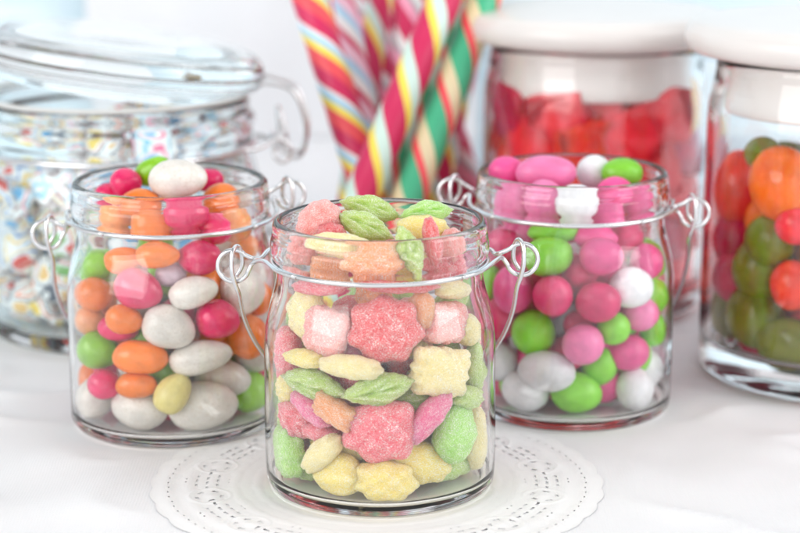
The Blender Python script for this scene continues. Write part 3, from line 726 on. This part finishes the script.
# ------------------------------------------------------------------ striped twisted candy sticks
def stick_mat(name, cols, off=0.0):
    m, nt, b = mat(name, (1, 1, 1), .4)
    a = nt.nodes.new('ShaderNodeUVMap'); s = nt.nodes.new('ShaderNodeSeparateXYZ'); nt.links.new(a.outputs[0], s.inputs[0])
    fr = N(nt, 'ShaderNodeMath'); fr.operation = 'FRACT'; ad = N(nt, 'ShaderNodeMath'); ad.operation = 'ADD'; nt.links.new(s.outputs[0], ad.inputs[0]); nt.links.new(s.outputs[1], ad.inputs[1]); nt.links.new(ad.outputs[0], fr.inputs[0])
    tot = sum(w for w, _ in cols); st = []; t = 0
    for w, c in cols: st.append((t/tot, c)); t += w
    nt.links.new(ramp(nt, fr.outputs[0], st, 'CONSTANT'), b.inputs['Base Color'])
    return m
def stick(name, top, bot, rad, pitch, m, label):
    """top, bot: world cm; a ribbed rod with a spiral of stripes in its uv"""
    A, B = Vector(bot), Vector(top); ax = B-A; L = ax.length; t = ax.normalized(); u = t.orthogonal().normalized(); v = t.cross(u)
    seg, n = 48, int(L/.12); vs, fs, uvs = [], [], []
    for i in range(n+1):
        q = i/n; endr = min(1, math.sqrt(max(0, 1-(1-min(1, q*L/.35))**2))+.05) * min(1, math.sqrt(max(0, 1-(1-min(1, (1-q)*L/.35))**2))+.05)
        for k in range(seg+1):
            a = 2*math.pi*k/seg; tw = a+q*L/pitch*2*math.pi
            r = rad*endr*(1+.012*math.cos(2*tw)); vs.append(A+t*(q*L)+(u*math.cos(a)+v*math.sin(a))*r)
    for i in range(n):
        for k in range(seg): fs.append((i*(seg+1)+k, i*(seg+1)+k+1, (i+1)*(seg+1)+k+1, (i+1)*(seg+1)+k))
    me = mesh(name, vs, fs); uv = me.uv_layers.new(name='UVMap')
    for p in me.polygons:
        for li, vi in zip(p.loop_indices, p.vertices):
            i, k = divmod(vi, seg+1); uv.data[li].uv = (2*k/seg, i/n*L/pitch)
    o = link(name, me, m)
    c = o.matrix_world; o.location = Vector(bot)*U
    me.transform(Matrix.Translation(-Vector(bot)*U))
    return tag(o, label, 'candy stick', 'striped twisted candy sticks')
CR, YE, MI, WHT, CO, LB, GR, BE = (.62,.015,.10), (.90,.72,.10), (.62,.80,.72), (.86,.84,.84), (.85,.08,.10), (.38,.66,.86), (.06,.45,.24), (.78,.66,.42)
PK, GY = (.88,.35,.50), (.45,.45,.48)
SM = {
 'rainbow': stick_mat('stick_coral_yellow_blue', [(2.6, CO), (1.4, YE), (1.2, LB), (.7, WHT), (2.8, CR)]),
 'white': stick_mat('stick_white_blue_pink', [(1.8, WHT), (1.4, LB), (2, (.86,.55,.68)), (1.2, CR)]),
 'pink': stick_mat('stick_magenta_pink_grey', [(3, CR), (1.6, PK), (.8, GY), (1.4, WHT)]),
 'mint': stick_mat('stick_crimson_yellow_mint', [(3.6, CR), (1.3, YE), (2.0, MI)]),
 'green': stick_mat('stick_green_red_beige', [(3.4, GR), (1.2, CO), (2.2, BE)]),
 'pale': stick_mat('stick_pale_mint_red', [(3, MI), (1.4, CO), (2.4, GR)]),
}
def stk(kind, top, bot, y0, y1, rad, pitch, label):
    # top and bot are points seen in the photo; the stick runs on through both to the table and past the frame
    Tp, Bp = on_plane(*top, y1), on_plane(*bot, y0); d = (Tp-Bp).normalized()
    foot = Bp-d*((Bp.z-.75)/d.z); head = Tp+d*2.2
    stick('candy_stick', head, foot, rad, pitch*.58, SM[kind], label)
stk('rainbow', (310, 0), (368, 190), 75.5, 79, .72, 4.6, 'striped candy stick with coral, yellow and blue bands, leftmost of the bundle')
stk('white', (344, 0), (380, 190), 77.5, 82, .50, 4.2, 'pale candy stick with light blue and pink bands, second from the left at the top')
stk('pink', (376, 0), (388, 190), 79.5, 84, .70, 4.4, 'magenta, pink and grey candy stick at the back left of the bundle')
stk('rainbow', (398, 0), (384, 190), 82, 86, .60, 4.2, 'coral, yellow and blue banded candy stick at the back centre of the bundle')
stk('pink', (412, 0), (404, 190), 77.8, 81.5, .62, 4.8, 'magenta, pink and grey candy stick right of the centre of the bundle')
stk('mint', (444, 0), (366, 185), 73.8, 76.5, .68, 5.0, 'crimson candy stick with yellow and mint bands, leaning to the right')
stk('pale', (462, 0), (388, 190), 75.6, 79, .42, 4.6, 'thin pale mint and red candy stick between the crimson and the green ones')
stk('green', (484, 0), (412, 190), 74.2, 77.5, .68, 4.8, 'thick green candy stick with red and beige bands, rightmost tall one')
stk('mint', (380, 0), (352, 190), 78.5, 83.5, .55, 4.6, 'crimson, yellow and mint candy stick half hidden behind the leftmost ones')
stk('pink', (356, 0), (366, 190), 81, 85.5, .74, 4.6, 'magenta and pink candy stick behind the pale one at the left of the bundle')
stk('green', (426, 0), (396, 190), 84, 88, .72, 4.6, 'green, red and beige candy stick at the back, between magenta and crimson ones')
stk('rainbow', (334, 0), (392, 190), 83, 88, .62, 4.4, 'coral, yellow and blue candy stick seen in the gap right of the leftmost one')
stk('mint', (472, 30), (436, 190), 80.5, 85, .60, 4.6, 'crimson candy stick with yellow and mint bands at the back right, behind the green one')
stk('pink', (425, 60), (466, 190), 82.5, 84, .8, 5.6, 'magenta candy stick low behind the green one, leaning the other way')

# ------------------------------------------------------------------ doily
def doily(cx, cy, rad):
    nr, na = 150, 1440; r0 = 1.0
    vs, fs = [], []
    rs = [r0+(rad-r0)*i/nr for i in range(nr+1)]
    def edge(a): return rad-.16+.10*abs(math.cos(a*16))
    for r in rs:
        for k in range(na):
            a = 2*math.pi*k/na; sc_ = edge(a)/rad; q = r*(1-(1-sc_)*max(0, (r-rad*.85)/(rad*.15)))
            z = .012*math.sin(q*9)*(q > 3)+.010*noise.noise(Vector((q*math.cos(a)*2, q*math.sin(a)*2, 0)))
            em = math.hypot(((a/(2*math.pi)*12) % 1-.5)*2*math.pi/12*q, q-5.2); z += .018*math.exp(-((em-.62)/.07)**2)+.02*math.exp(-(em/.2)**2)
            d2 = max(0, q-4.2)
            z += .018*d2*d2*.12*(1+noise.noise(Vector((math.cos(a)*1.5, math.sin(a)*1.5, 3))))*1.2
            z += max(0, min(1, (q-4.3)/1.5))*.008*(1+noise.noise(Vector((q*math.cos(a)*.45+3, q*math.sin(a)*.45, 8)))*1.6)
            vs.append((q*math.cos(a), q*math.sin(a), max(z, 0)))
    def hole(r, a):
        def rowh(r_c, dr, n, duty, ph=0):
            if abs(r-r_c) > dr: return False
            f = (a/(2*math.pi)*n+ph) % 1
            return ((f-.5)/(duty/2))**2+((r-r_c)/dr)**2 < 1
        for rc, dr, n, du, ph in ((6.42, .035, 96, .22, 0),):
            if rowh(rc, dr, n, du, ph): return True
        n = 12; f = (a/(2*math.pi)*n) % 1; cx_ = (f-.5)*2*math.pi/n*r; dy = r-5.2
        rr = math.hypot(cx_, dy); aa = math.atan2(dy, cx_)
        if .34 < rr < .44 and math.cos(5*aa) > .35: return True
        g = 2*math.pi/n*r*.5-abs(cx_)          # diamond of short dashes between the medallions
        if g/.75+abs(dy)/.85 < 1:
            u = g/.42; w = dy/.33; q = math.floor(w+.5)
            if abs(w-q) < .12 and abs(((u+.5*(q % 2)) % 1)-.5) < .27: return True
        return False
    for i in range(nr):
        for k in range(na):
            rm = (rs[i]+rs[i+1])/2; am = 2*math.pi*(k+.5)/na
            if hole(rm, am): continue
            k2 = (k+1) % na
            fs.append((i*na+k, i*na+k2, (i+1)*na+k2, (i+1)*na+k))
    me = mesh('doily', vs, fs); o = link('paper_doily', me, PAPER); o.location = (cx*U, cy*U, .004*U)
    return tag(o, 'round white paper lace doily lying under the front gummy jar', 'doily')
doily(JF[0]-.1, JF[1]-.1, 7.0)

# ------------------------------------------------------------------ cloth, boards, draped lace
WALL_Y = 101.0
def cloth_z(x, y):
    near = min(1, min(math.hypot(x-c[0], y-c[1])-rr for c, rr in ((JF, 7.0), (JL, 3.6), (JR, 3.6), (BJ, 5.7), (C1, 4.6), (C2, 4.9)))/2.5)
    near = max(0, near)
    z = .30*noise.noise(Vector((x*.10, y*.16, 1)))+.30*(1-abs(noise.noise(Vector((x*.13+y*.09, y*.20-x*.05, 7)))*2.6))**3*(1)
    z += .05*noise.noise(Vector((x*.5, y*.5, 4)))
    return -.01+near*(z-.04)
def grid(name, x0, x1, y0, y1, nx, ny, f):
    vs = [(x0+(x1-x0)*i/nx, y0+(y1-y0)*j/ny, 0) for j in range(ny+1) for i in range(nx+1)]
    vs = [f(x, y) for x, y, _ in vs]
    fs = [(j*(nx+1)+i, j*(nx+1)+i+1, (j+1)*(nx+1)+i+1, (j+1)*(nx+1)+i) for j in range(ny) for i in range(nx)]
    return mesh(name, vs, fs)
tc = link('tablecloth', grid('tablecloth', -60, 60, 22, 98.5, 400, 300, lambda x, y: (x, y, cloth_z(x, y))), CLOTH)
tc.modifiers.new('thickness', 'SOLIDIFY').thickness = .08*U; tc.modifiers['thickness'].offset = -1
tag(tc, 'white woven tablecloth with soft creases spread under all the jars', 'tablecloth')
tb = link('tabletop', mesh('tabletop', [(x, y, z) for z in (-3, -.62) for y in (15, 100.7) for x in (-70, 70)], [(0,2,3,1),(4,5,7,6),(0,1,5,4),(2,6,7,3),(0,4,6,2),(1,3,7,5)]), PLANK, smooth=False)
tag(tb, kind='structure')
# wall of horizontal painted boards, a shallow groove between each two
vs, fs = [], []
bh = 6.0; z = -10.55
while z < 62:
    b0 = len(vs)
    for x in (-110, 110):
        vs += [(x, WALL_Y+1.4, z), (x, WALL_Y+.12, z), (x, WALL_Y, z+.12), (x, WALL_Y, z+bh-.34), (x, WALL_Y+.12, z+bh-.22), (x, WALL_Y+1.4, z+bh-.22)]
    for k in range(6): k2 = (k+1) % 6; fs.append((b0+k, b0+6+k, b0+6+k2, b0+k2))
    fs.append(tuple(b0+k for k in range(6))); fs.append(tuple(b0+11-k for k in range(6)))
    b0 = len(vs)           # the tongue seen inside the groove
    if z+bh < 62:
        vs += [(x, y, zz) for x in (-110, 110) for y, zz in ((WALL_Y+.4, z+bh-.3), (WALL_Y+.4, z+bh+.08), (WALL_Y+1.2, z+bh+.08), (WALL_Y+1.2, z+bh-.3))]
        for k in range(4): k2 = (k+1) % 4; fs.append((b0+k, b0+4+k, b0+4+k2, b0+k2))
    z += bh
wl = link('back_wall', mesh('back_wall', vs, fs), PLANK, smooth=False); tag(wl, kind='structure')
def drape(x, s):   # a cloth hanging down the boards and running out over the table
    fold = .55*math.sin(x*.55+noise.noise(Vector((x*.12, s*.03, 2)))*3)+.5*noise.noise(Vector((x*.3, s*.08, 5)))
    zt = 34-s
    r = 3.0
    if zt > r: return (x, WALL_Y-1.6-fold*.8, zt)
    q = (r-zt)
    if q < r*math.pi/2: a = q/r; return (x, WALL_Y-1.6-fold*.8*(1-a/1.6)-(r-r*math.cos(a)), r-r*math.sin(a)+.25)
    return (x, WALL_Y-1.6-r-(q-r*math.pi/2), .25+.12*noise.noise(Vector((x*.3, s*.2, 1))))
dx0 = on_plane(84, 2, WALL_Y-1.6).x; dx1 = on_plane(476, 60, WALL_Y-1.6).x
dr = link('lace_drape', grid('lace_drape', dx0, dx1, 0, 41, 160, 240, drape), LACE)
dr.modifiers.new('thickness', 'SOLIDIFY').thickness = .06*U
tag(dr, 'white lace cloth hanging over pale blue boards behind the candy sticks', 'drape')

# ------------------------------------------------------------------ light
WS, L1, L2, L3 = 1.0, 3.2, 1.9, 2.6
W = bpy.data.worlds.new('World'); sc.world = W; W.use_nodes = True
wn = W.node_tree; bg = wn.nodes['Background']; bg.inputs[1].default_value = WS
g = wn.nodes.new('ShaderNodeTexCoord'); sx = wn.nodes.new('ShaderNodeSeparateXYZ'); wn.links.new(g.outputs['Generated'], sx.inputs[0])
zr_ = ramp(wn, sx.outputs[2], [(0.0, (.9, .92, .95)), (.35, (1, 1, 1)), (.6, (.42, .43, .45)), (1.0, (.30, .31, .33))])
fy = N(wn, 'ShaderNodeMapRange'); wn.links.new(sx.outputs[1], fy.inputs[0]); fy.inputs[1].default_value = -1; fy.inputs[2].default_value = .7; fy.inputs[3].default_value = 1.25; fy.inputs[4].default_value = .45
vm = N(wn, 'ShaderNodeVectorMath'); vm.operation = 'SCALE'; wn.links.new(zr_, vm.inputs[0]); wn.links.new(fy.outputs[0], vm.inputs['Scale']); wn.links.new(vm.outputs[0], bg.inputs[0])
def area(name, loc, target, sx, sy, watt, col=(1, 1, 1)):
    l = bpy.data.lights.new(name, 'AREA'); l.shape = 'RECTANGLE'; l.size = sx*U; l.size_y = sy*U; l.energy = watt; l.color = col
    o = bpy.data.objects.new(name, l); COL.objects.link(o); o.location = Vector(loc)*U
    o.rotation_euler = (Vector(target)-Vector(loc)).to_track_quat('-Z', 'Y').to_euler(); return o
area('window_light', (-62, 8, 40), (0, 65, 5), 62, 52, L1, (1, .985, .96))
area('right_softbox', (66, 40, 38), (0, 65, 5), 40, 46, L2)
area('top_softbox', (5, 75, 100), (0, 70, 0), 120, 90, L3)

# ------------------------------------------------------------------ render settings
sc.view_settings.view_transform = 'Standard'; sc.view_settings.look = 'None'; sc.view_settings.gamma = 1; sc.view_settings.exposure = 0.32
cy = sc.cycles
cy.max_bounces = 22; cy.transmission_bounces = 18; cy.diffuse_bounces = 4; cy.glossy_bounces = 6; cy.transparent_max_bounces = 8; cy.volume_bounces = 0
cy.caustics_refractive = True; cy.caustics_reflective = False; cy.blur_glossy = 0.0
cy.sample_clamp_indirect = 25.0; cy.use_denoising = True
cy.use_adaptive_sampling = True; cy.adaptive_threshold = .015
